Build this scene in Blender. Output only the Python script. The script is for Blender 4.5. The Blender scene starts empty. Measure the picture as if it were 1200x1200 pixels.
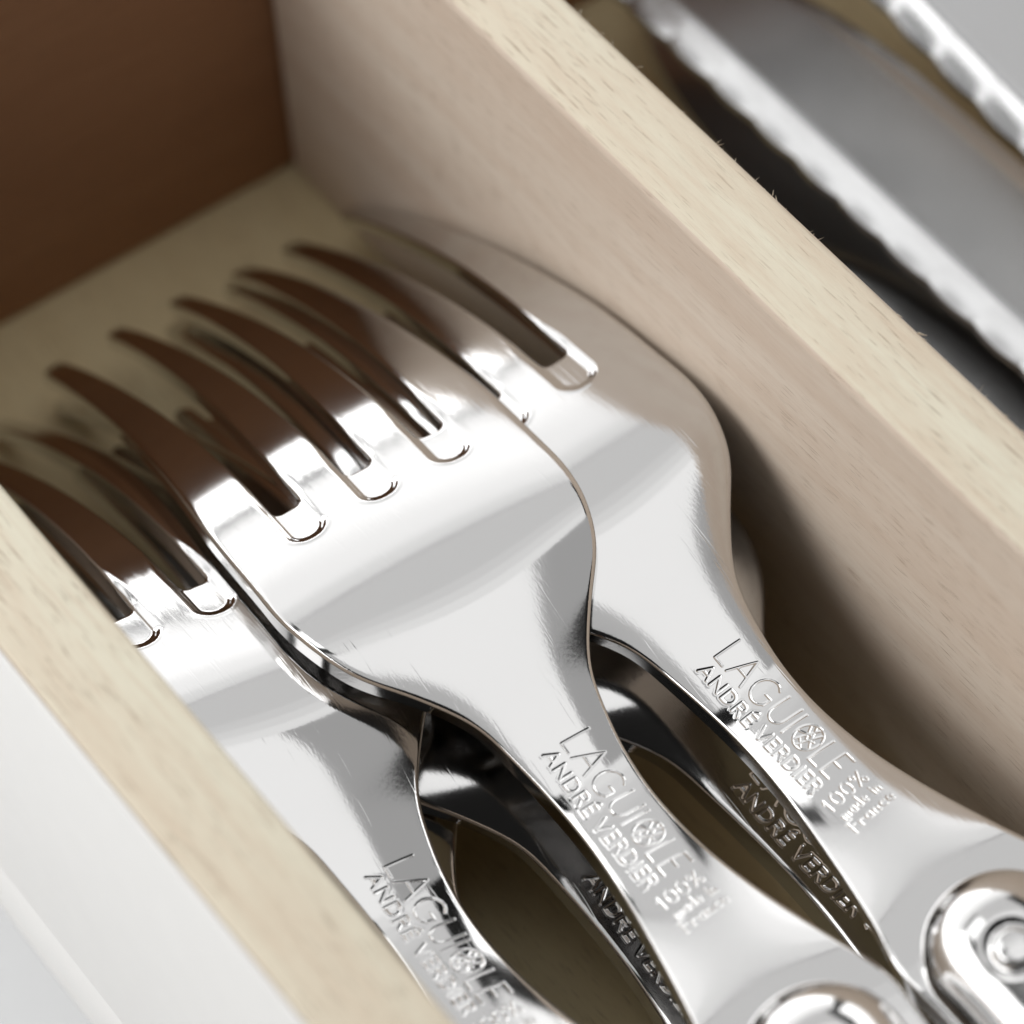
import bpy, math, random
import numpy as np
from mathutils import Matrix, Vector

MM = 0.001
scene = bpy.context.scene
col = scene.collection
rng = np.random.default_rng(7)
random.seed(7)

# ------------------------------------------------------------------ camera
CAM_R = np.array([[0.81133039, -0.58227252, -0.05197799],
                  [0.48338524, 0.61821444, 0.61979804],
                  [-0.32875782, -0.52798638, 0.78303811]])
CAM_C = np.array([-72.91764132, -236.93324855, 284.49366145])
cam = bpy.data.cameras.new('camera')
cam_o = bpy.data.objects.new('camera', cam)
col.objects.link(cam_o)
m = Matrix.Identity(4)
for i in range(3):
    for j in range(3):
        m[j][i] = CAM_R[i][j]
    m[i][3] = CAM_C[i] * MM
cam_o.matrix_world = m
cam.sensor_width = 36
cam.lens = 150
cam.clip_start = 0.01
cam.clip_end = 20
cam.dof.use_dof = True
focus = np.array([43.0, -86.0, 24.0])
cam.dof.focus_distance = float(-(CAM_R[2] @ (focus - CAM_C))) * MM
cam.dof.aperture_fstop = 21.0
scene.camera = cam_o

# ------------------------------------------------------------------ world, lamps, exposure
w = bpy.data.worlds.new('World')
scene.world = w
w.use_nodes = True
bg = w.node_tree.nodes['Background']
bg.inputs[0].default_value = (1.0, 0.98, 0.95, 1)
bg.inputs[1].default_value = 0.012


def softbox(name, loc, target, sx, sy, radiance, colour=(1, 1, 1)):
    d = bpy.data.lights.new(name, 'AREA')
    d.shape = 'RECTANGLE'
    d.size, d.size_y = sx, sy
    d.energy = radiance * math.pi * sx * sy
    d.color = colour
    o = bpy.data.objects.new(name, d)
    col.objects.link(o)
    o.location = loc
    o.rotation_euler = (Vector(target) - Vector(loc)).to_track_quat('-Z', 'Y').to_euler()
    return o


softbox('window_lamp', (0.10, 1.00, 0.36), (0.10, 0.0, 0.36), 1.9, 0.44, 2.9)
softbox('window_lamp', (0.10, 1.00, 0.685), (0.10, 0.0, 0.685), 1.9, 0.15, 1.42)
softbox('window_lamp', (0.10, 1.00, 0.82), (0.10, 0.0, 0.82), 1.9, 0.12, 1.15)
softbox('window_lamp', (0.10, 1.00, 0.94), (0.10, 0.0, 0.94), 1.9, 0.12, 0.92)
for k_, (ya, yb, rad) in enumerate(((0.99, 0.50, 0.70), (0.50, 0.40, 0.76), (0.40, 0.31, 0.84), (0.31, 0.22, 0.94))):
    softbox('ceiling_softbox', (0.40, (ya + yb) / 2, 1.0), (0.40, (ya + yb) / 2, 0.0), 0.8, ya - yb, rad)
softbox('overhead_lamp', (0.16, -0.12, 1.00), (0.16, -0.12, 0.0), 0.56, 0.68, 1.08)
softbox('ceiling_softbox', (0.79, -0.07, 1.00), (0.79, -0.07, 0.0), 0.70, 0.58, 0.42)
softbox('ceiling_softbox', (-0.35, -0.12, 1.00), (-0.35, -0.12, 0.0), 0.46, 0.68, 0.55)
softbox('side_lamp', (-0.76, 0.30, 0.60), (0.03, -0.05, 0.03), 1.1, 0.62, 3.6)
softbox('ceiling_softbox', (-0.22, 0.60, 1.0), (-0.22, 0.60, 0.0), 0.42, 0.5, 1.9)  # added panel, put in only to brighten the knife bevels
softbox('fill_lamp', (0.98, 0.10, 0.50), (0.06, -0.05, 0.03), 1.0, 0.5, 2.1)

vs = scene.view_settings
vs.view_transform = 'Standard'
vs.look = 'None'
vs.exposure = 0.2
vs.gamma = 1.0
vs.use_curve_mapping = False
scene.cycles.max_bounces = 10
scene.cycles.diffuse_bounces = 5
scene.cycles.glossy_bounces = 6


# ------------------------------------------------------------------ materials
def new_mat(name):
    mt = bpy.data.materials.new(name)
    mt.use_nodes = True
    nt = mt.node_tree
    b = nt.nodes['Principled BSDF']
    return mt, nt, b


def node(nt, kind, **kw):
    n = nt.nodes.new(kind)
    for k, v in kw.items():
        setattr(n, k, v)
    return n


def wood(name, scale_axes, base, dark, fleck, rough=0.62):
    """beech: colour bands, fine pores and short dark flecks stretched along the grain."""
    mt, nt, b = new_mat(name)
    L = nt.links.new
    tc = node(nt, 'ShaderNodeTexCoord')

    def noise(sc, detail, loc=(0, 0, 0), rough_=0.5):
        mp = node(nt, 'ShaderNodeMapping')
        mp.inputs['Scale'].default_value = sc
        mp.inputs['Location'].default_value = loc
        L(tc.outputs['Object'], mp.inputs[0])
        n = node(nt, 'ShaderNodeTexNoise')
        n.inputs['Scale'].default_value = 1
        n.inputs['Detail'].default_value = detail
        n.inputs['Roughness'].default_value = rough_
        L(mp.outputs[0], n.inputs['Vector'])
        return n.outputs['Fac']

    def ramp(sock, p0, p1, c0=(0, 0, 0, 1), c1=(1, 1, 1, 1)):
        r = node(nt, 'ShaderNodeValToRGB')
        r.color_ramp.elements[0].position = p0
        r.color_ramp.elements[1].position = p1
        r.color_ramp.elements[0].color = c0
        r.color_ramp.elements[1].color = c1
        L(sock, r.inputs[0])
        return r.outputs[0]

    def mix(a, bsock, fac, factor=1.0, mode='MIX'):
        mx = node(nt, 'ShaderNodeMix', data_type='RGBA', blend_type=mode)
        if factor != 1.0:
            ml = node(nt, 'ShaderNodeMath', operation='MULTIPLY')
            L(fac, ml.inputs[0])
            ml.inputs[1].default_value = factor
            fac = ml.outputs[0]
        L(fac, mx.inputs[0])
        for i, v in ((6, a), (7, bsock)):
            if isinstance(v, tuple):
                mx.inputs[i].default_value = v
            else:
                L(v, mx.inputs[i])
        return mx.outputs[2]

    def sc(across, along):
        return tuple((along if a else across) * 1000 for a in scale_axes)

    bands = ramp(noise(sc(0.22, 0.012), 3), 0.35, 0.68)
    c = mix(base, dark, bands, 0.55)
    fine = ramp(noise(sc(2.2, 0.16), 3, (3, 7, 1)), 0.42, 0.75)
    c = mix(c, dark, fine, 0.5)
    hair = ramp(noise(sc(11.0, 0.7), 2, (5, 1, 2)), 0.5, 0.8)
    c = mix(c, fleck, hair, 0.10)
    fl = ramp(noise(sc(8.0, 0.36), 1.5, (11, 5, 9)), 0.63, 0.70)
    patch = ramp(noise(sc(0.10, 0.05), 2, (2, 1, 4)), 0.30, 0.55)
    mlt = node(nt, 'ShaderNodeMath', operation='MULTIPLY')
    L(fl, mlt.inputs[0])
    L(patch, mlt.inputs[1])
    c = mix(c, fleck, mlt.outputs[0], 0.6)
    L(c, b.inputs['Base Color'])
    b.inputs['Roughness'].default_value = rough
    b.inputs['Specular IOR Level'].default_value = 0.3
    fuzz = noise(sc(9, 1.6), 3, (1, 2, 3), 0.7)
    add = node(nt, 'ShaderNodeMath', operation='SUBTRACT')
    L(fuzz, add.inputs[0])
    L(mlt.outputs[0], add.inputs[1])
    bp = node(nt, 'ShaderNodeBump')
    bp.inputs['Strength'].default_value = 0.35
    bp.inputs['Distance'].default_value = 0.00009
    L(add.outputs[0], bp.inputs['Height'])
    L(bp.outputs[0], b.inputs['Normal'])
    return mt


BASE = (0.72, 0.68, 0.545, 1)
DARK = (0.60, 0.475, 0.355, 1)
FLECK = (0.22, 0.13, 0.07, 1)
wood_long = wood('beech_along', (0, 1, 0), BASE, DARK, FLECK)
wood_face_shaded = wood('beech_face_shaded', (0, 1, 0), (0.65, 0.56, 0.465, 1), (0.55, 0.425, 0.33, 1), FLECK)  # pinker board face, darkened so the side faces carry shade in their colour
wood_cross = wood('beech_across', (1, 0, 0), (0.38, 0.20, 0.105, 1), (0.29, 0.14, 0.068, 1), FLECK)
wood_floor = wood('beech_ply', (0, 1, 0), (0.70, 0.60, 0.375, 1), (0.62, 0.51, 0.30, 1), FLECK)


def steel(name, base, rough, scratch=0.02, vary=0.45):
    mt, nt, b = new_mat(name)
    L = nt.links.new
    b.inputs['Metallic'].default_value = 1
    b.inputs['Base Color'].default_value = base
    tc = node(nt, 'ShaderNodeTexCoord')
    n = node(nt, 'ShaderNodeTexNoise')
    n.inputs['Scale'].default_value = 70
    n.inputs['Detail'].default_value = 5
    L(tc.outputs['Object'], n.inputs['Vector'])
    mr = node(nt, 'ShaderNodeMapRange')
    mr.inputs['From Min'].default_value = 0.3
    mr.inputs['From Max'].default_value = 0.7
    mr.inputs['To Min'].default_value = rough * (1 - vary)
    mr.inputs['To Max'].default_value = rough * (1 + vary)
    L(n.outputs['Fac'], mr.inputs['Value'])
    L(mr.outputs[0], b.inputs['Roughness'])
    n2 = node(nt, 'ShaderNodeTexNoise')
    n2.inputs['Scale'].default_value = 1
    n2.inputs['Detail'].default_value = 3
    mp = node(nt, 'ShaderNodeMapping')
    mp.inputs['Scale'].default_value = (5200, 330, 5200)
    L(tc.outputs['Object'], mp.inputs[0])
    L(mp.outputs[0], n2.inputs['Vector'])
    bp = node(nt, 'ShaderNodeBump')
    bp.inputs['Strength'].default_value = scratch
    bp.inputs['Distance'].default_value = 0.00006
    tot = n2.outputs['Fac']
    for ang_, off_ in ((0.5, 3.0), (-0.28, 9.0), (1.2, 17.0)):
        m3 = node(nt, 'ShaderNodeMapping')
        m3.inputs['Rotation'].default_value = (0, 0, ang_)
        m3.inputs['Scale'].default_value = (2600, 95, 300)
        m3.inputs['Location'].default_value = (off_, off_ * 2, 0)
        L(tc.outputs['Object'], m3.inputs[0])
        n3 = node(nt, 'ShaderNodeTexNoise')
        n3.inputs['Scale'].default_value = 1
        n3.inputs['Detail'].default_value = 1
        L(m3.outputs[0], n3.inputs['Vector'])
        r3 = node(nt, 'ShaderNodeMapRange')
        r3.inputs['From Min'].default_value = 0.70
        r3.inputs['From Max'].default_value = 0.76
        r3.inputs['To Max'].default_value = -0.9
        L(n3.outputs['Fac'], r3.inputs['Value'])
        ad = node(nt, 'ShaderNodeMath', operation='ADD')
        L(tot, ad.inputs[0])
        L(r3.outputs[0], ad.inputs[1])
        tot = ad.outputs[0]
    L(tot, bp.inputs['Height'])
    L(bp.outputs[0], b.inputs['Normal'])
    return mt


steel_polish = steel('polished_steel', (0.645, 0.64, 0.635, 1), 0.085, 0.05)
steel_bolster = steel('bolster_steel', (0.645, 0.64, 0.635, 1), 0.14, 0.02)
steel_blade = steel('blade_steel', (0.46, 0.46, 0.46, 1), 0.25, 0.0, 0.1)


def plain(name, colour, rough, spec=0.4):
    mt, nt, b = new_mat(name)
    tc = node(nt, 'ShaderNodeTexCoord')
    n = node(nt, 'ShaderNodeTexNoise')
    n.inputs['Scale'].default_value = 300
    n.inputs['Detail'].default_value = 4
    nt.links.new(tc.outputs['Object'], n.inputs['Vector'])
    mx = node(nt, 'ShaderNodeMix', data_type='RGBA')
    nt.links.new(n.outputs['Fac'], mx.inputs[0])
    mx.inputs[6].default_value = tuple(v * 0.96 for v in colour) + (1,)
    mx.inputs[7].default_value = colour + (1,)
    nt.links.new(mx.outputs[2], b.inputs['Base Color'])
    b.inputs['Roughness'].default_value = rough
    b.inputs['Specular IOR Level'].default_value = spec
    return mt


overexposed_white = plain('overexposed_white', (0.80, 0.788, 0.765), 0.5)  # overexposed light on the outer beech side, put into the colour as white
table_mat = plain('table_white', (0.66, 0.665, 0.67), 0.6)
handle_mat = plain('handle_resin', (0.05, 0.045, 0.04), 0.35)


# ------------------------------------------------------------------ mesh helpers
def link(name, me, parent=None):
    o = bpy.data.objects.new(name, me)
    col.objects.link(o)
    if parent is not None:
        o.parent = parent
    return o


def mesh_np(name, V, F, mat, N=None):
    """quads / tris from arrays in millimetres, with smooth vertex normals."""
    me = bpy.data.meshes.new(name)
    me.from_pydata((V * MM).tolist(), [], [list(f) for f in F])
    me.materials.append(mat)
    me.polygons.foreach_set('use_smooth', [True] * len(me.polygons))
    me.update()
    if N is not None:
        me.normals_split_custom_set_from_vertices(N.tolist())
    return me


def vnormals(V, F):
    N = np.zeros_like(V)
    a, b, c, d = (V[F[:, i]] for i in range(4))
    n = np.cross(c - a, d - b)
    for i in range(4):
        np.add.at(N, F[:, i], n)
    return N / np.maximum(np.linalg.norm(N, axis=1, keepdims=True), 1e-12)


def box_mesh(name, lo, hi, bev, mat, seg=3, face_mat=None):
    import bmesh
    bm = bmesh.new()
    bmesh.ops.create_cube(bm, size=1)
    lo, hi = np.array(lo, float), np.array(hi, float)
    for v in bm.verts:
        v.co = Vector(((lo + hi) / 2 + np.array(v.co) * (hi - lo)) * MM)
    if bev:
        bmesh.ops.bevel(bm, geom=list(bm.edges), offset=bev * MM, segments=seg, profile=0.5, affect='EDGES')
    me = bpy.data.meshes.new(name)
    bm.to_mesh(me)
    bm.free()
    me.materials.append(mat)
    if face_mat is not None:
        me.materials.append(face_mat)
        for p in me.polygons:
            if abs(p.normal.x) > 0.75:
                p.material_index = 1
    me.polygons.foreach_set('use_smooth', [True] * len(me.polygons))
    try:
        me.set_sharp_from_angle(angle=math.radians(25))
    except Exception:
        pass
    return me


def thing(name, label, cat, group=None, matrix=None):
    o = bpy.data.objects.new(name, None)
    o.empty_display_size = 0.01
    col.objects.link(o)
    if matrix is not None:
        o.matrix_world = matrix
    o['label'] = label
    o['category'] = cat
    if group:
        o['group'] = group
    return o


# ------------------------------------------------------------------ table and box
def table():
    me = box_mesh('table', (-900, -900, -30), (1100, 500, -5.0), 0, table_mat)
    o = link('table', me)
    o['kind'] = 'structure'


table()
W, H, TR, TL, T3 = 54.0, 44.8, 7.5, 7.9, 62.0   # compartment width, depth, wall thicknesses
Y0, Y1 = -245.0, 0.0
box = thing('cutlery_box', 'open pale beech cutlery box with a divider between forks and knives', 'cutlery box')
xr = W + TR + T3
link('side_wall', box_mesh('side_wall', (-TL, Y0, 4.0), (0, Y1 + 8, H), 0.7, wood_long, 3, wood_face_shaded), box)
link('base_rail', box_mesh('base_rail', (-TL + 0.3, Y0, -5.0), (0, Y1 + 8, 3.9), 0.2, wood_long), box)
link('overexposed_facing', box_mesh('overexposed_facing', (-TL - 0.35, Y0, 4.2), (-TL + 0.02, Y1 + 8, H - 0.35), 0.1, overexposed_white, 2), box)  # added thin panel, carries the glare on the outer wall as white colour
link('overexposed_facing', box_mesh('overexposed_facing', (-TL - 0.2, Y0, -5.0), (-TL + 0.32, Y1 + 8, 4.0), 0.1, overexposed_white, 2), box)  # lower strip of the same added glare-white panel
divider = link('divider', box_mesh('divider', (W, Y0, 0.05), (W + TR, Y1 - 0.25, H), 0.9, wood_long, 4, wood_face_shaded), box)
link('side_wall', box_mesh('side_wall', (xr, Y0, 0.05), (xr + 8, Y1 + 8, H), 0.7, wood_long, 3, wood_face_shaded), box)
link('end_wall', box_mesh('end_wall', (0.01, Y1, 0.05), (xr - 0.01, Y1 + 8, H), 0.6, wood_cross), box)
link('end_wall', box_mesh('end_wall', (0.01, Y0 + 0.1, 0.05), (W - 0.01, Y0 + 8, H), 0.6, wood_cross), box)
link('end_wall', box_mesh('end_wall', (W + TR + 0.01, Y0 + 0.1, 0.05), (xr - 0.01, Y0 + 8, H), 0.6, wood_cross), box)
link('bottom_board', box_mesh('bottom_board', (0.01, Y0, -4.5), (xr - 0.01, Y1 + 7.9, 0), 0, wood_floor), box)


def fibres():
    V, F = [], []
    for k in range(75):
        y = -random.uniform(2, 120)
        edge = True
        x = W + TR - (random.uniform(0.0, 0.35) if edge else random.uniform(0.8, 6.5))
        z = H - 0.5
        ln = random.uniform(0.2, 0.75) * (1 if edge else 0.5)
        d = np.array([random.uniform(0.2, 1.0) if edge else random.uniform(-.3, .3), random.uniform(-1.6, 0.9), random.uniform(0.0, 0.35)])
        d /= np.linalg.norm(d)
        bend = np.array([random.uniform(-.5, .5), random.uniform(-.5, .5), random.uniform(-.1, .4)])
        r0 = random.uniform(0.05, 0.11)
        p0 = np.array([x, y, z])
        i0 = len(V)
        for t in range(4):
            u = t / 3
            c = p0 + d * ln * u + bend * ln * u * u * 0.6
            for a in range(3):
                an = a * 2.094
                V.append(c + (1 - 0.85 * u) * r0 * np.array([math.cos(an), 0.3 * math.sin(an), math.sin(an)]))
        for t in range(3):
            for a in range(3):
                F.append((i0 + t * 3 + a, i0 + t * 3 + (a + 1) % 3, i0 + t * 3 + 3 + (a + 1) % 3, i0 + t * 3 + 3 + a))
    o = link('wood_fibres', mesh_np('wood_fibres', np.array(V), F, wood_long), divider)
    o['kind'] = 'stuff'


fibres()

# ------------------------------------------------------------------ the fork
HKs = np.array([0, 12, 24, 36, 46, 53, 58, 62, 66, 70, 74, 78, 84, 90, 97, 102, 106, 110, 114, 119, 125.])
HKv = np.array([10.5, 10.9, 11.3, 11.95, 12.7, 12.8, 12.8, 12.15, 10.62, 7.69, 5.1, 4.03, 3.3, 3.48, 4.48, 5.4, 6.25, 7.3, 7.15, 7.1, 7.3])
TKs = np.array([0, 12, 24, 36, 46, 53, 59, 65, 71, 77, 84, 92, 100, 107, 113, 119, 125.])
TKv = np.array([34.0, 29.0, 24.0, 15.0, 7.2, 5.0, 2.4, -11.5, -29.5, -24.0, -6.7, 1.3, 6.6, 4.3, -7.0, -8.5, -7.4])
ROOT, PT, PR = 47.7, 6.19, 6.50
RC = 0.6


def hermite(xk, yk, x):
    mk = np.gradient(yk, xk)
    i = np.clip(np.searchsorted(xk, x) - 1, 0, len(xk) - 2)
    h = xk[i + 1] - xk[i]
    t = (x - xk[i]) / h
    return ((2 * t**3 - 3 * t**2 + 1) * yk[i] + (t**3 - 2 * t**2 + t) * h * mk[i]
            + (-2 * t**3 + 3 * t**2) * yk[i + 1] + (t**3 - t**2) * h * mk[i + 1])


SG = np.arange(0, 128.001, 0.1)


def smooth(y, sigma):
    n = int(sigma * 3 / 0.1)
    k = np.exp(-0.5 * (np.arange(-n, n + 1) * 0.1 / sigma) ** 2)
    k /= k.sum()
    yp = np.concatenate([2 * y[0] - y[n:0:-1], y, 2 * y[-1] - y[-2:-n - 2:-1]])
    return np.convolve(yp, k, 'valid')


TH = np.radians(smooth(hermite(TKs, TKv, np.minimum(SG, 125)), 2.2))
HH = smooth(hermite(HKs, HKv, np.minimum(SG, 125)), 0.8)
LY = -np.concatenate([[0], np.cumsum((np.cos(TH[1:]) + np.cos(TH[:-1])) * 0.05)])
LZ = np.concatenate([[0], np.cumsum((np.sin(TH[1:]) + np.sin(TH[:-1])) * 0.05)])


def ip(arr, s):
    return np.interp(s, SG, arr)


def sstep(a, b, x):
    t = np.clip((x - a) / (b - a), 0, 1)
    return t * t * (3 - 2 * t)


def crown(s):
    return 0.0035 + 0.0245 * sstep(60, 82, s) - 0.025 * sstep(90, 107, s)


def surf(s, wv, off):
    th = ip(TH, s)
    o = off - crown(s) * wv**2
    return np.stack([wv, ip(LY, s) + o * np.sin(th), ip(LZ, s) + o * np.cos(th)], -1)


def thick(s):
    return 1.25 + 0.8 * sstep(0, 40, s) + 0.6 * sstep(66, 84, s)


TIP = 0.0


def tip_f(s):
    return np.sqrt(np.clip(1 - (1 - np.clip((s - TIP) / 1.1, 0, 1)) ** 2, 0.03, 1))


def tine_edges(s):
    """eight lateral edges of the four tines at s."""
    p = PT + (PR - PT) * np.clip(s / ROOT, 0, 1)
    u = np.clip((s - TIP) / (ROOT - TIP), 0, 1)
    a = 0.92 + 1.25 * (0.58 * u + 0.42 * u * u)
    h = ip(HH, s)
    e = []
    for i in range(4):
        c = (i - 1.5) * p
        l, r = c - a, c + a
        ho = h if TIP == 0 else np.minimum(h, 1.5 * p + a * 1.25)
        if i == 0:
            l = -ho
        if i == 3:
            r = ho
        mid, half = (l + r) / 2, (r - l) / 2 * tip_f(s)
        e += [mid - half, mid + half]
    return e


DL = np.array([0, .012, .05, .12, .22, .35, .5, .68, .9])


def ell(d, wd, dep):
    q = np.clip(1 - d / wd, 0, 1)
    return dep * (1 - np.sqrt(np.clip(1 - q * q, 0, 1)))


def rounded_end(qx, qy, rc):
    ax, ay = qx + rc, qy + rc
    return np.hypot(np.maximum(ax, 0), np.maximum(ay, 0)) + np.minimum(np.maximum(ax, ay), 0) - rc


def finish(S2, W2, top, bot, faces, tags, seam_rows, NC):
    """top + bottom sheets and the rims between them -> V, N, F, tags"""
    Vt, Vb = surf(S2.ravel(), W2.ravel(), top.ravel()), surf(S2.ravel(), W2.ravel(), bot.ravel())
    V = np.concatenate([Vt, Vb])
    n = len(Vt)
    F = np.array(faces)
    tags = np.array(tags)
    e = np.concatenate([np.stack([F[:, i], F[:, (i + 1) % 4]], 1) for i in range(4)])
    et = np.concatenate([tags] * 4)
    key = e[:, 0].astype(np.int64) * n + e[:, 1]
    rkey = e[:, 1].astype(np.int64) * n + e[:, 0]
    bd = ~np.isin(key, rkey)
    for sr_ in seam_rows:
        bd &= ~((e[:, 0] // NC == sr_) & (e[:, 1] // NC == sr_))
    be, bt = e[bd], et[bd]
    rim = np.stack([be[:, 1], be[:, 0], be[:, 0] + n, be[:, 1] + n], 1)
    Fb = F[:, ::-1] + n
    FA = np.concatenate([F, Fb, rim])
    TA = np.concatenate([tags, tags, bt])
    return V, vnormals(V, FA), FA, TA


def sub(name, V, N, F, mat):
    u, inv = np.unique(F.ravel(), return_inverse=True)
    return mesh_np(name, V[u], inv.reshape(F.shape), mat, N[u])


S_SEAM = 72.0


def build_head(tip):
    global TIP
    TIP = tip
    j0s = ROOT - RC
    rows = np.concatenate([np.array([0, .03, .1, .22, .4, .65, 1.0, 1.3]) + TIP, np.arange(2 + TIP, 36, .7), np.arange(36, j0s - .1, .2),
                           j0s + DL, np.arange(j0s + 1.05, j0s + 6, .11), np.arange(j0s + 6.1, S_SEAM, .3), [S_SEAM, S_SEAM + .3, S_SEAM + .6]])
    j0 = int(np.argmin(np.abs(rows - j0s)))
    NR = len(rows)
    E = [np.array(x) for x in zip(*[tine_edges(np.array(min(s, j0s))) for s in rows])]
    hr = ip(HH, np.array(j0s))
    sc_ = np.where(rows > j0s, ip(HH, rows) / hr, 1.0)
    keep = 1 - sstep(j0s, j0s + 8, rows)          # slots keep their width just past the root
    Ecols = []
    for k in range(8):
        ek = np.array(E[k])
        inner = 0 < k < 7
        if inner:
            v = np.where(rows > j0s, ek * (keep + (1 - keep) * sc_), ek)
        else:
            v = np.where(rows > j0s, np.sign(ek) * ip(HH, rows), ek)
        Ecols.append(v)
    cols, info = [], []
    for k in range(7):
        l, r = Ecols[k], Ecols[k + 1]
        wd = r - l
        f = np.minimum(1, wd / 2 / 1.06)
        nm = 7
        pos = [l + d * f for d in DL]
        a0, b0 = l + DL[-1] * f, r - DL[-1] * f
        pos += [a0 + (b0 - a0) * (i + 1) / (nm + 1) for i in range(nm)]
        pos += [r - d * f for d in DL[::-1]]
        if k < 6:
            pos = pos[:-1]
        for q in pos:
            cols.append(q)
            info.append(k)
    W2 = np.stack(cols, 1)
    NC = W2.shape[1]
    S2 = np.repeat(rows[:, None], NC, 1)
    info = np.array(info)
    # slot geometry
    blend = np.where(rows >= j0s, 1 - sstep(j0s + 0.5, j0s + 4, rows), 0)
    for k in (1, 3, 5):
        ci = np.where(info == k)[0]
        l, r = float(E[k][-1]), float(E[k + 1][-1])
        c, b = (l + r) / 2, (r - l) / 2
        for cc in ci:
            v = abs(W2[j0, cc] - c)
            s_end = ROOT - RC + math.sqrt(max(RC**2 - max(v - b + RC, 0) ** 2, 0))
            S2[:, cc] += (s_end - j0s) * blend
    # edge distances
    s, wv = S2, W2
    slope = np.gradient(HH, SG)
    d_out = (ip(HH, s) - np.abs(wv)) / np.sqrt(1 + ip(slope, s) ** 2)
    half0 = np.array([(tine_edges(np.array(min(x, j0s)))[1] - tine_edges(np.array(min(x, j0s)))[0]) / 2 for x in rows])[:, None]
    # inside the tine zone the outer tines shrink at the tip as well
    left_e, right_e = Ecols[0][:, None], Ecols[7][:, None]
    d_out = np.where(s < (4 if TIP == 0 else 60), np.minimum(wv - left_e, right_e - wv), d_out)
    d_out = np.maximum(d_out, 0)
    wd_o = np.minimum(0.62 - 0.26 * sstep(60, 71, s), 0.6 * half0)
    top = -ell(d_out, wd_o, 0.55 * wd_o)
    bot = -thick(s) + ell(d_out, 0.4 * wd_o, 0.25 * wd_o)
    for k in (1, 3, 5):
        l = np.interp(s, rows, E[k])
        r = np.interp(s, rows, E[k + 1])
        c, b = (l + r) / 2, (r - l) / 2
        sd = np.maximum(rounded_end(np.abs(wv - c) - b, s - ROOT, RC), 0)
        wdi = np.minimum(0.32, 0.5 * half0)
        top -= ell(sd, wdi, 0.75 * wdi)
        bot += ell(sd, wdi, 0.6 * wdi)
        # pressed channel round the root of the slot
        fade = sstep(ROOT - 8.5, ROOT - 1.0, s)
        dl = 0.12 + 0.60 * fade
        bl = (float(E[k + 1][-1]) - float(E[k][-1])) / 2
        bch = b + dl
        sdc = rounded_end(np.abs(wv - c) - bch, s - (ROOT + 4.5), np.where(s > ROOT - 2, bl + 0.62, 0.6))
        top -= fade * (0.13 * sstep(0.0, 0.30, -sdc) + 0.15 * sstep(0.36, 0.72, -sdc))
        top += fade * 0.02 * np.exp(-((sdc - 0.1) / 0.14) ** 2)
    faces, tags = [], []
    for r in range(NR - 1):
        for c in range(NC - 1):
            k = info[c]
            if k % 2 == 1 and r < j0:
                continue
            a = r * NC + c
            faces.append((a, a + NC, a + NC + 1, a + 1))
            if r >= NR - 3:
                tags.append(-1)
            elif r < j0 and k % 2 == 0:
                tags.append(1 + k // 2)
            else:
                tags.append(0)
    V, N, F, T = finish(S2, W2, top, bot, faces, tags, [NR - 1], NC)
    return {('head' if t == 0 else 'tine%d' % t): sub('fork_head' if t == 0 else 'fork_tine', V, N, F[T == t], steel_polish) for t in range(5)}


# ---- engraved lettering as stroke paths (unit height)
def arc(cx, cy, rx, ry, a0, a1, n=14):
    return [(cx + rx * math.cos(math.radians(a0 + (a1 - a0) * i / n)), cy + ry * math.sin(math.radians(a0 + (a1 - a0) * i / n))) for i in range(n + 1)]


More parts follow.
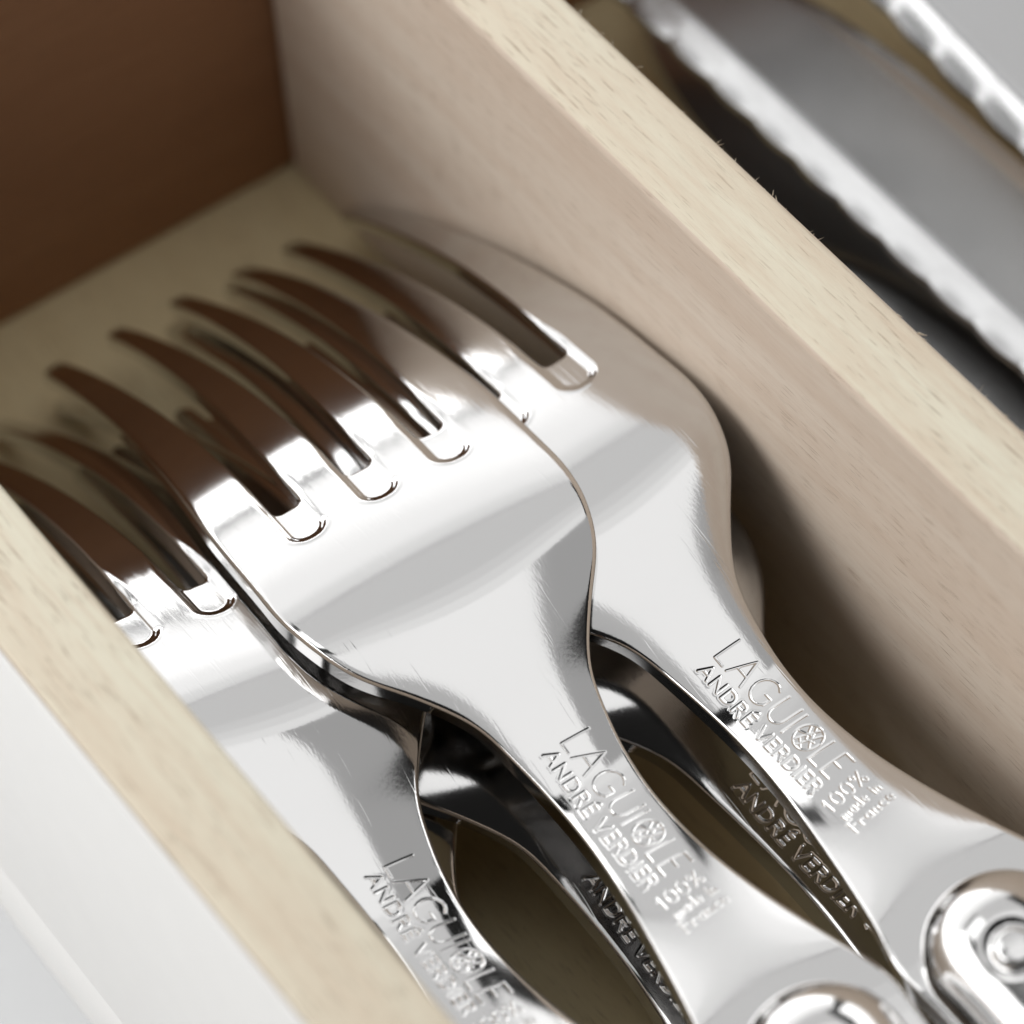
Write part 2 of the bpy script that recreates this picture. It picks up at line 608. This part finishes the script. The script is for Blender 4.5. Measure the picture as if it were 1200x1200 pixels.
GL = {
    'L': (0.50, [[(0, 1), (0, 0), (.42, 0)]]),
    'A': (0.84, [[(0, 0), (.38, 1), (.76, 0)], [(.14, .36), (.62, .36)]]),
    'G': (0.98, [arc(.48, .5, .46, .5, 48, 318), [(.84, .16), (.86, .46), (.58, .46)]]),
    'U': (0.82, [[(0.04, 1), (.04, .36)] + arc(.38, .36, .34, .36, 180, 360) + [(.72, .36), (.72, 1)]]),
    'I': (0.20, [[(.05, 1), (.05, 0)]]),
    'O': (1.06, [arc(.5, .5, .5, .5, 0, 360, 26), [(.22, .12), (.55, .92)], [(.45, .06), (.78, .86)], [(.2, .82), (.5, .4), (.8, .5)],
                 [(.1, .45), (.5, .62), (.85, .28)], [(.36, .93), (.62, .55)], [(.3, .3), (.62, .1)]]),
    'E': (0.60, [[(.5, 1), (0.04, 1), (.04, 0), (.5, 0)], [(.04, .52), (.42, .52)]]),
    'N': (0.86, [[(.04, 0), (.04, 1), (.7, 0), (.7, 1)]]),
    'D': (0.84, [[(.04, 0), (.04, 1), (.3, 1)] + arc(.3, .5, .42, .5, 90, -90) + [(.04, 0)]]),
    'R': (0.74, [[(.04, 0), (.04, 1), (.32, 1)] + arc(.32, .75, .25, .25, 90, -90) + [(.04, .5)], [(.3, .5), (.6, 0)]]),
    'V': (0.80, [[(0, 1), (.36, 0), (.72, 1)]]),
    '1': (0.34, [[(.0, .72), (.16, 1), (.1, 0)]]),
    '0': (0.62, [arc(.28, .5, .25, .5, 0, 360, 18)]),
    '%': (0.8, [arc(.14, .8, .13, .18, 0, 360, 10), arc(.56, .22, .13, .18, 0, 360, 10), [(.62, 1), (.1, 0)]]),
    'm': (0.7, [[(0, .5), (0, 0)], [(0, .35), (.14, .5), (.26, .38), (.26, 0)], [(.26, .36), (.4, .5), (.54, .38), (.54, 0)]]),
    'a': (0.5, [arc(.2, .25, .19, .24, 0, 360, 12), [(.39, .5), (.39, 0)]]),
    'd': (0.5, [arc(.2, .25, .19, .24, 0, 360, 12), [(.4, 1), (.39, 0)]]),
    'e': (0.46, [[(.03, .26), (.36, .3)] + arc(.2, .26, .18, .25, 20, 310, 12)]),
    'i': (0.2, [[(.06, .5), (.06, 0)], [(.06, .7), (.07, .76)]]),
    'n': (0.46, [[(0, .5), (0, 0)], [(0, .34), (.18, .5), (.32, .38), (.32, 0)]]),
    'F': (0.56, [[(.02, -.12), (.12, .98)], [(.0, .95), (.5, 1.0)], [(.07, .5), (.38, .54)]]),
    'r': (0.36, [[(0, .5), (0, 0)], [(0, .32), (.14, .5), (.28, .44)]]),
    'c': (0.42, [arc(.2, .25, .19, .25, 50, 310, 10)]),
}
GL['É'] = (GL['E'][0], GL['E'][1] + [[(.16, 1.14), (.36, 1.34)]])


def text_segs(txt, x0, x1, base, height, gap=0.12):
    """strokes laid from s=x0 to s=x1 with letter-up along +w; returns segments in (s, w)."""
    adv = sum((0.45 if ch == ' ' else GL[ch][0] + gap) for ch in txt) - gap
    k = (x1 - x0) / adv
    x = x0
    out = []
    for ch in txt:
        if ch == ' ':
            x += 0.45 * k
            continue
        wd, strokes = GL[ch]
        for st in strokes:
            for (p, q) in zip(st[:-1], st[1:]):
                out.append((x + p[0] * k, base + p[1] * height, x + q[0] * k, base + q[1] * height))
        x += (wd + gap) * k
    return np.array(out)


def turned(segs, s0, w0, ang):
    """text laid out in a plane (x right, y up) -> right along +w, up along -s."""
    ca, sa = math.cos(ang), math.sin(ang)
    o = segs.copy()
    for i in (0, 2):
        x, y = segs[:, i], segs[:, i + 1]
        xr_, yr_ = x * ca - y * sa, x * sa + y * ca
        o[:, i], o[:, i + 1] = s0 - yr_, w0 + xr_
    return o


def seg_dist(s, wv, segs):
    d = np.full(s.shape, 1e9)
    for (x0, y0, x1, y1) in segs:
        m_ = (s > min(x0, x1) - .5) & (s < max(x0, x1) + .5) & (wv > min(y0, y1) - .5) & (wv < max(y0, y1) + .5)
        if not m_.any():
            continue
        ps, pw = s[m_], wv[m_]
        dx, dy = x1 - x0, y1 - y0
        t = np.clip(((ps - x0) * dx + (pw - y0) * dy) / max(dx * dx + dy * dy, 1e-9), 0, 1)
        d[m_] = np.minimum(d[m_], np.hypot(ps - x0 - t * dx, pw - y0 - t * dy))
    return d


def build_neck():
    rows = np.concatenate([[S_SEAM - .6, S_SEAM - .3], np.arange(S_SEAM, 77.4, .3), np.arange(77.5, 98.8, .05), np.arange(99.0, 126, .35)])
    NR = len(rows)
    fr = np.concatenate([DL, np.linspace(0.9, 0.9, 1)[:0]])
    nm = 132
    h = ip(HH, rows)
    pos = [-h + d * 0.9 for d in DL]
    a0 = h - DL[-1] * 0.9
    pos += [-a0 + 2 * a0 * (i + 1) / (nm + 1) for i in range(nm)]
    pos += [h - d * 0.9 for d in DL[::-1]]
    W2 = np.stack(pos, 1)
    NC = W2.shape[1]
    S2 = np.repeat(rows[:, None], NC, 1)
    slope = np.gradient(HH, SG)
    d_out = np.maximum((ip(HH, S2) - np.abs(W2)) / np.sqrt(1 + ip(slope, S2) ** 2), 0)
    top = -ell(d_out, 0.36, 0.55 * 0.36)
    bot = -thick(S2) + ell(d_out, 0.4 * 0.36, 0.25 * 0.36)
    big = text_segs('LAGUIOLE', 78.4, 92.6, -0.38, 2.42)
    small = text_segs('ANDRÉ VERDIER', 78.5, 92.7, -2.05, 1.05, 0.16)
    script = np.concatenate([
        turned(text_segs('100%', 0, 4.0, 0, 1.3), 95.0, -2.0, 0.12),
        turned(text_segs('made in', 0, 3.8, 0, 1.1), 96.35, -1.7, 0.12),
        turned(text_segs('France', 0, 4.2, 0, 1.15), 97.75, -1.9, 0.12)])
    db, dsm, dsc = seg_dist(S2, W2, big), seg_dist(S2, W2, small), seg_dist(S2, W2, script)
    top -= 0.05 * (1 - sstep(0.02, 0.12, db))
    top -= 0.06 * (1 - sstep(0.03, 0.14, dsm))
    top += 0.010 * np.exp(-((dsm - 0.21) / 0.07) ** 2)
    top -= 0.055 * (1 - sstep(0.01, 0.09, dsc))
    idx = np.arange(NR * NC).reshape(NR, NC)
    faces = np.stack([idx[:-1, :-1], idx[1:, :-1], idx[1:, 1:], idx[:-1, 1:]], -1).reshape(-1, 4)
    tags = np.repeat(np.arange(NR - 1), NC - 1)
    tags = np.where(tags < 2, -1, 0)
    V, N, F, T = finish(S2, W2, top, bot, faces, tags, [0, NR - 1], NC)
    return sub('fork_neck', V, N, F[T == 0], steel_polish)


B0, BW, BC = 107.6, 6.2, -0.5      # bolster: front, half width, centre line


def build_bolster(side):
    """rounded steel cap on one face of the flared shank, ring-grooved for its rivet."""
    NA, NL = 72, 40
    # outline: half disc in front, parallel sides behind
    ang = np.linspace(-90, 90, 61)
    out = [(B0 + BW - BW * math.cos(math.radians(a)), BC + BW * math.sin(math.radians(a))) for a in ang]
    ss = np.linspace(B0 + BW, 126, 90)[1:]
    outline = [(x, BC - BW) for x in ss[::-1]] + out + [(x, BC + BW) for x in ss]
    O = np.array(outline)
    spine = np.stack([np.clip(O[:, 0], B0 + BW, 126), np.full(len(O), BC)], 1)
    lev = np.concatenate([[0, 0.004, .02, .05, .09, .14, .2, .28], np.linspace(.34, 1, 60)])
    P = O[None] * (1 - lev[:, None, None]) + spine[None] * lev[:, None, None]
    s, wv = P[..., 0], P[..., 1]
    d = lev * BW
    hgt = 4.3 * np.sqrt(np.clip(1 - np.clip(1 - d / 6.2, 0, 1) ** 2.05, 0, 1)) + 0.15 * (lev**1.2)
    hgt = np.repeat(hgt[:, None], O.shape[0], 1)
    rr = np.hypot(s - 115.6, wv - (BC - 0.6))
    hgt = hgt - 0.40 * np.exp(-((rr - 1.8) / 0.38) ** 2)
    if side > 0:
        off = hgt - 0.05
    else:
        off = -thick(s) - 0.45 * hgt + 0.05
    V = surf(s.ravel(), wv.ravel(), off.ravel())
    nl, no = s.shape
    idx = np.arange(nl * no).reshape(nl, no)
    F = np.stack([idx[:-1, :-1], idx[:-1, 1:], idx[1:, 1:], idx[1:, :-1]], -1).reshape(-1, 4)
    N = vnormals(V, F)
    if (N[idx[5, no // 2]][2] > 0) != (side > 0):
        F = F[:, ::-1]
        N = vnormals(V, F)
    return mesh_np('fork_bolster', V, F, steel_bolster, N)


def build_rivet():
    rad = np.array([0, .3, .6, .9, 1.15, 1.3, 1.42, 1.5])
    hz = np.array([.16, .155, .14, .11, .06, 0.0, -.12, -.4])
    base = 4.40
    V, F = [], []
    n = 28
    for r, z in zip(rad, hz):
        for a in range(n):
            an = 2 * math.pi * a / n
            V.append((115.6 + r * math.cos(an), BC - 0.6 + r * math.sin(an), base + z))
    V = np.array(V)
    for l in range(len(rad) - 1):
        for a in range(n):
            F.append((l * n + a, l * n + (a + 1) % n, l * n + n + (a + 1) % n, l * n + n + a))
    V = surf(V[:, 0], V[:, 1], V[:, 2])
    F = np.array(F)
    N = vnormals(V, F)
    if N[n * 2][2] < 0:
        F = F[:, ::-1]
        N = vnormals(V, F)
    return mesh_np('fork_rivet', V, F, steel_bolster, N)


def build_handle():
    """flattened oval grip running on from the bolsters."""
    y0, z0 = float(ip(LY, 126.0)), float(ip(LZ, 126.0)) - 1.2
    V, F = [], []
    n, L_ = 28, 26
    for i in range(L_ + 1):
        u = i / L_
        a = 6.4 + 1.6 * math.sin(math.pi * min(u * 1.05, 1)) * u
        b = 4.6 + 0.9 * math.sin(math.pi * u)
        endf = math.sqrt(max(1 - max((u - 0.9) / 0.1, 0) ** 2, 0.0004))
        for k in range(n):
            t = 2 * math.pi * k / n
            ct, st = math.cos(t), math.sin(t)
            V.append((BC + a * endf * math.copysign(abs(ct) ** .75, ct), y0 - 88 * u, z0 + b * endf * math.copysign(abs(st) ** .75, st)))
    for i in range(L_):
        for k in range(n):
            F.append((i * n + k, i * n + n + k, i * n + n + (k + 1) % n, i * n + (k + 1) % n))
    return mesh_np('fork_handle', np.array(V), F, handle_mat)


HEAD = build_head(0.0)
HEAD_SHORT = build_head(15.0)
NECK = build_neck()
BOL_T, BOL_B = build_bolster(1), build_bolster(-1)
RIVET = build_rivet()
HANDLE = build_handle()

FORKS = [
    ((31.567, -11.35, 5.9, -0.0695, -0.1000, -0.0374), HEAD, 'polished steel fork lying on top of the pile, its head overlapping forks on both sides'),
    ((43.4, -11.15, 4.1, -0.0195, -0.1075, -0.118), HEAD, 'polished steel fork of the upper layer lying right beside the wooden divider'),
    ((13.12, -10.25, 2.22, -0.0588, -0.1043, 0.1275), HEAD, 'polished steel fork of the upper layer half hidden by the outer side wall'),
    ((30.83, -11.87, 2.07, -0.0442, 0.0424, -0.023), HEAD_SHORT, 'shadowed steel fork directly beneath the topmost fork, only its dark neck showing'),
    ((36.7, -14.08, 1.6, 0.0435, -0.0025, 0.03), HEAD_SHORT, 'shadowed steel fork beneath the fork beside the divider, dark neck reflecting brown wood'),
    ((14.977, -9.160, 0.4, -0.0345, 0.0601, 0.0003), HEAD_SHORT, 'steel fork on the box floor beneath the fork by the outer side wall'),
]


def make_fork(pose, head, label):
    x, y, z, yaw, pit, rol = pose
    M = (Matrix.Translation((x * MM, y * MM, z * MM)) @ Matrix.Rotation(yaw, 4, 'Z')
         @ Matrix.Rotation(pit, 4, 'X') @ Matrix.Rotation(rol, 4, 'Y'))
    t = thing('fork', label, 'fork', 'forks piled in the box', M)
    link('head', head['head'], t)
    for i in range(1, 5):
        link('tine', head['tine%d' % i], t)
    link('neck', NECK, t)
    bt = link('bolster', BOL_T, t)
    link('rivet', RIVET, bt)
    link('bolster', BOL_B, t)
    link('handle', HANDLE, t)
    return t


for pose, head, label in FORKS:
    make_fork(pose, head, label)


# ------------------------------------------------------------------ steak knives
def build_blade():
    """blade along -y from its tip, cutting edge on -x with scalloped bevel; local mm."""
    ys = np.concatenate([np.arange(0, 6, .15), np.arange(6, 112, .3)])
    pitch = 6.0
    ph = np.abs(np.sin(np.pi * ys / pitch))
    edge = 0.35 * (1 - ph) * sstep(2, 6, ys) - 0.0
    wid = 14.5 * np.sqrt(np.clip(1 - (1 - np.clip(ys / 30, 0, 1)) ** 2.2, 0.001, 1)) + 0.02 * ys
    bev = np.minimum(2.7, wid * .45)
    us = np.concatenate([np.linspace(0, 1, 12), np.linspace(1.05, 2, 14)])
    V = []
    NC = len(us)
    X, Y, Z = [], [], []
    for i, y in enumerate(ys):
        for u in us:
            if u <= 1:
                x = edge[i] + u * (bev[i] - edge[i])
                hollow = -0.13 * ph[i] * math.sin(math.pi * u) * min(1, y / 8)
                z = -1.4 * (1 - u) + hollow
            else:
                x = bev[i] + (u - 1) * (wid[i] - bev[i])
                z = 0.0 - 0.5 * sstep(1.85, 2, np.array(u))
            X.append(x)
            Y.append(-y)
            Z.append(z)
    top = np.stack([X, Y, Z], 1)
    n = len(top)
    botv = top.copy()
    botv[:, 2] = -2.3 + 0.15 * (np.abs(np.tile(us, len(ys)) - 1))
    botv[:, 2] = np.minimum(botv[:, 2], top[:, 2] - 0.08)
    V = np.concatenate([top, botv])
    idx = np.arange(n).reshape(len(ys), NC)
    F = np.stack([idx[:-1, :-1], idx[1:, :-1], idx[1:, 1:], idx[:-1, 1:]], -1).reshape(-1, 4)
    e = np.concatenate([np.stack([F[:, i], F[:, (i + 1) % 4]], 1) for i in range(4)])
    key, rk = e[:, 0].astype(np.int64) * n + e[:, 1], e[:, 1].astype(np.int64) * n + e[:, 0]
    be = e[~np.isin(key, rk)]
    rim = np.stack([be[:, 1], be[:, 0], be[:, 0] + n, be[:, 1] + n], 1)
    FA = np.concatenate([F, F[:, ::-1] + n, rim])
    me = mesh_np('knife_blade', V, FA, steel_blade)
    me.set_sharp_from_angle(angle=math.radians(35))
    return me


def build_knife_handle():
    V, F = [], []
    n, L_ = 24, 24
    for i in range(L_ + 1):
        u = i / L_
        a = 6.3 + 1.4 * u
        b = 4.4 + 0.8 * math.sin(math.pi * u)
        e_ = math.sqrt(max(1 - max((u - 0.92) / 0.08, 0) ** 2, 0.0004)) * math.sqrt(max(1 - max((0.06 - u) / 0.06, 0) ** 2, 0.02))
        for k in range(n):
            t = 2 * math.pi * k / n
            ct, st = math.cos(t), math.sin(t)
            V.append((8 + a * e_ * math.copysign(abs(ct) ** .75, ct), -110 - 95 * u, -0.8 + b * e_ * math.copysign(abs(st) ** .75, st)))
    for i in range(L_):
        for k in range(n):
            F.append((i * n + k, i * n + n + k, i * n + n + (k + 1) % n, i * n + (k + 1) % n))
    return mesh_np('knife_handle', np.array(V), F, handle_mat)


BLADE, KHANDLE = build_blade(), build_knife_handle()


def make_knife(loc, yaw, pit, rol, label):
    M = (Matrix.Translation(tuple(v * MM for v in loc)) @ Matrix.Rotation(yaw, 4, 'Z')
         @ Matrix.Rotation(pit, 4, 'X') @ Matrix.Rotation(rol, 4, 'Y'))
    t = thing('steak_knife', label, 'knife', 'steak knives in the box', M)
    link('blade', BLADE, t)
    link('handle', KHANDLE, t)


make_knife((81.6, -9.0, 17.0), 0.0, 0.0, 0.10, 'steel steak knife with scalloped edge turned towards the wooden divider')
make_knife((98.3, -13.0, 20.0), 0.01, 0.15, -0.10, 'steel steak knife with scalloped edge farther from the divider')
make_knife((67.5, -34.0, 8.5), 0.12, 0.0, -0.12, 'shadowed steak knife lying low against the divider with a grey blade showing')
make_knife((96.5, -3.0, 4.5), 0.01, 0.0, math.pi + 0.03, 'added steak knife beneath the scalloped knife, darkening the gap next to the divider')  # invented knife, put in to blacken the gap beside the divider
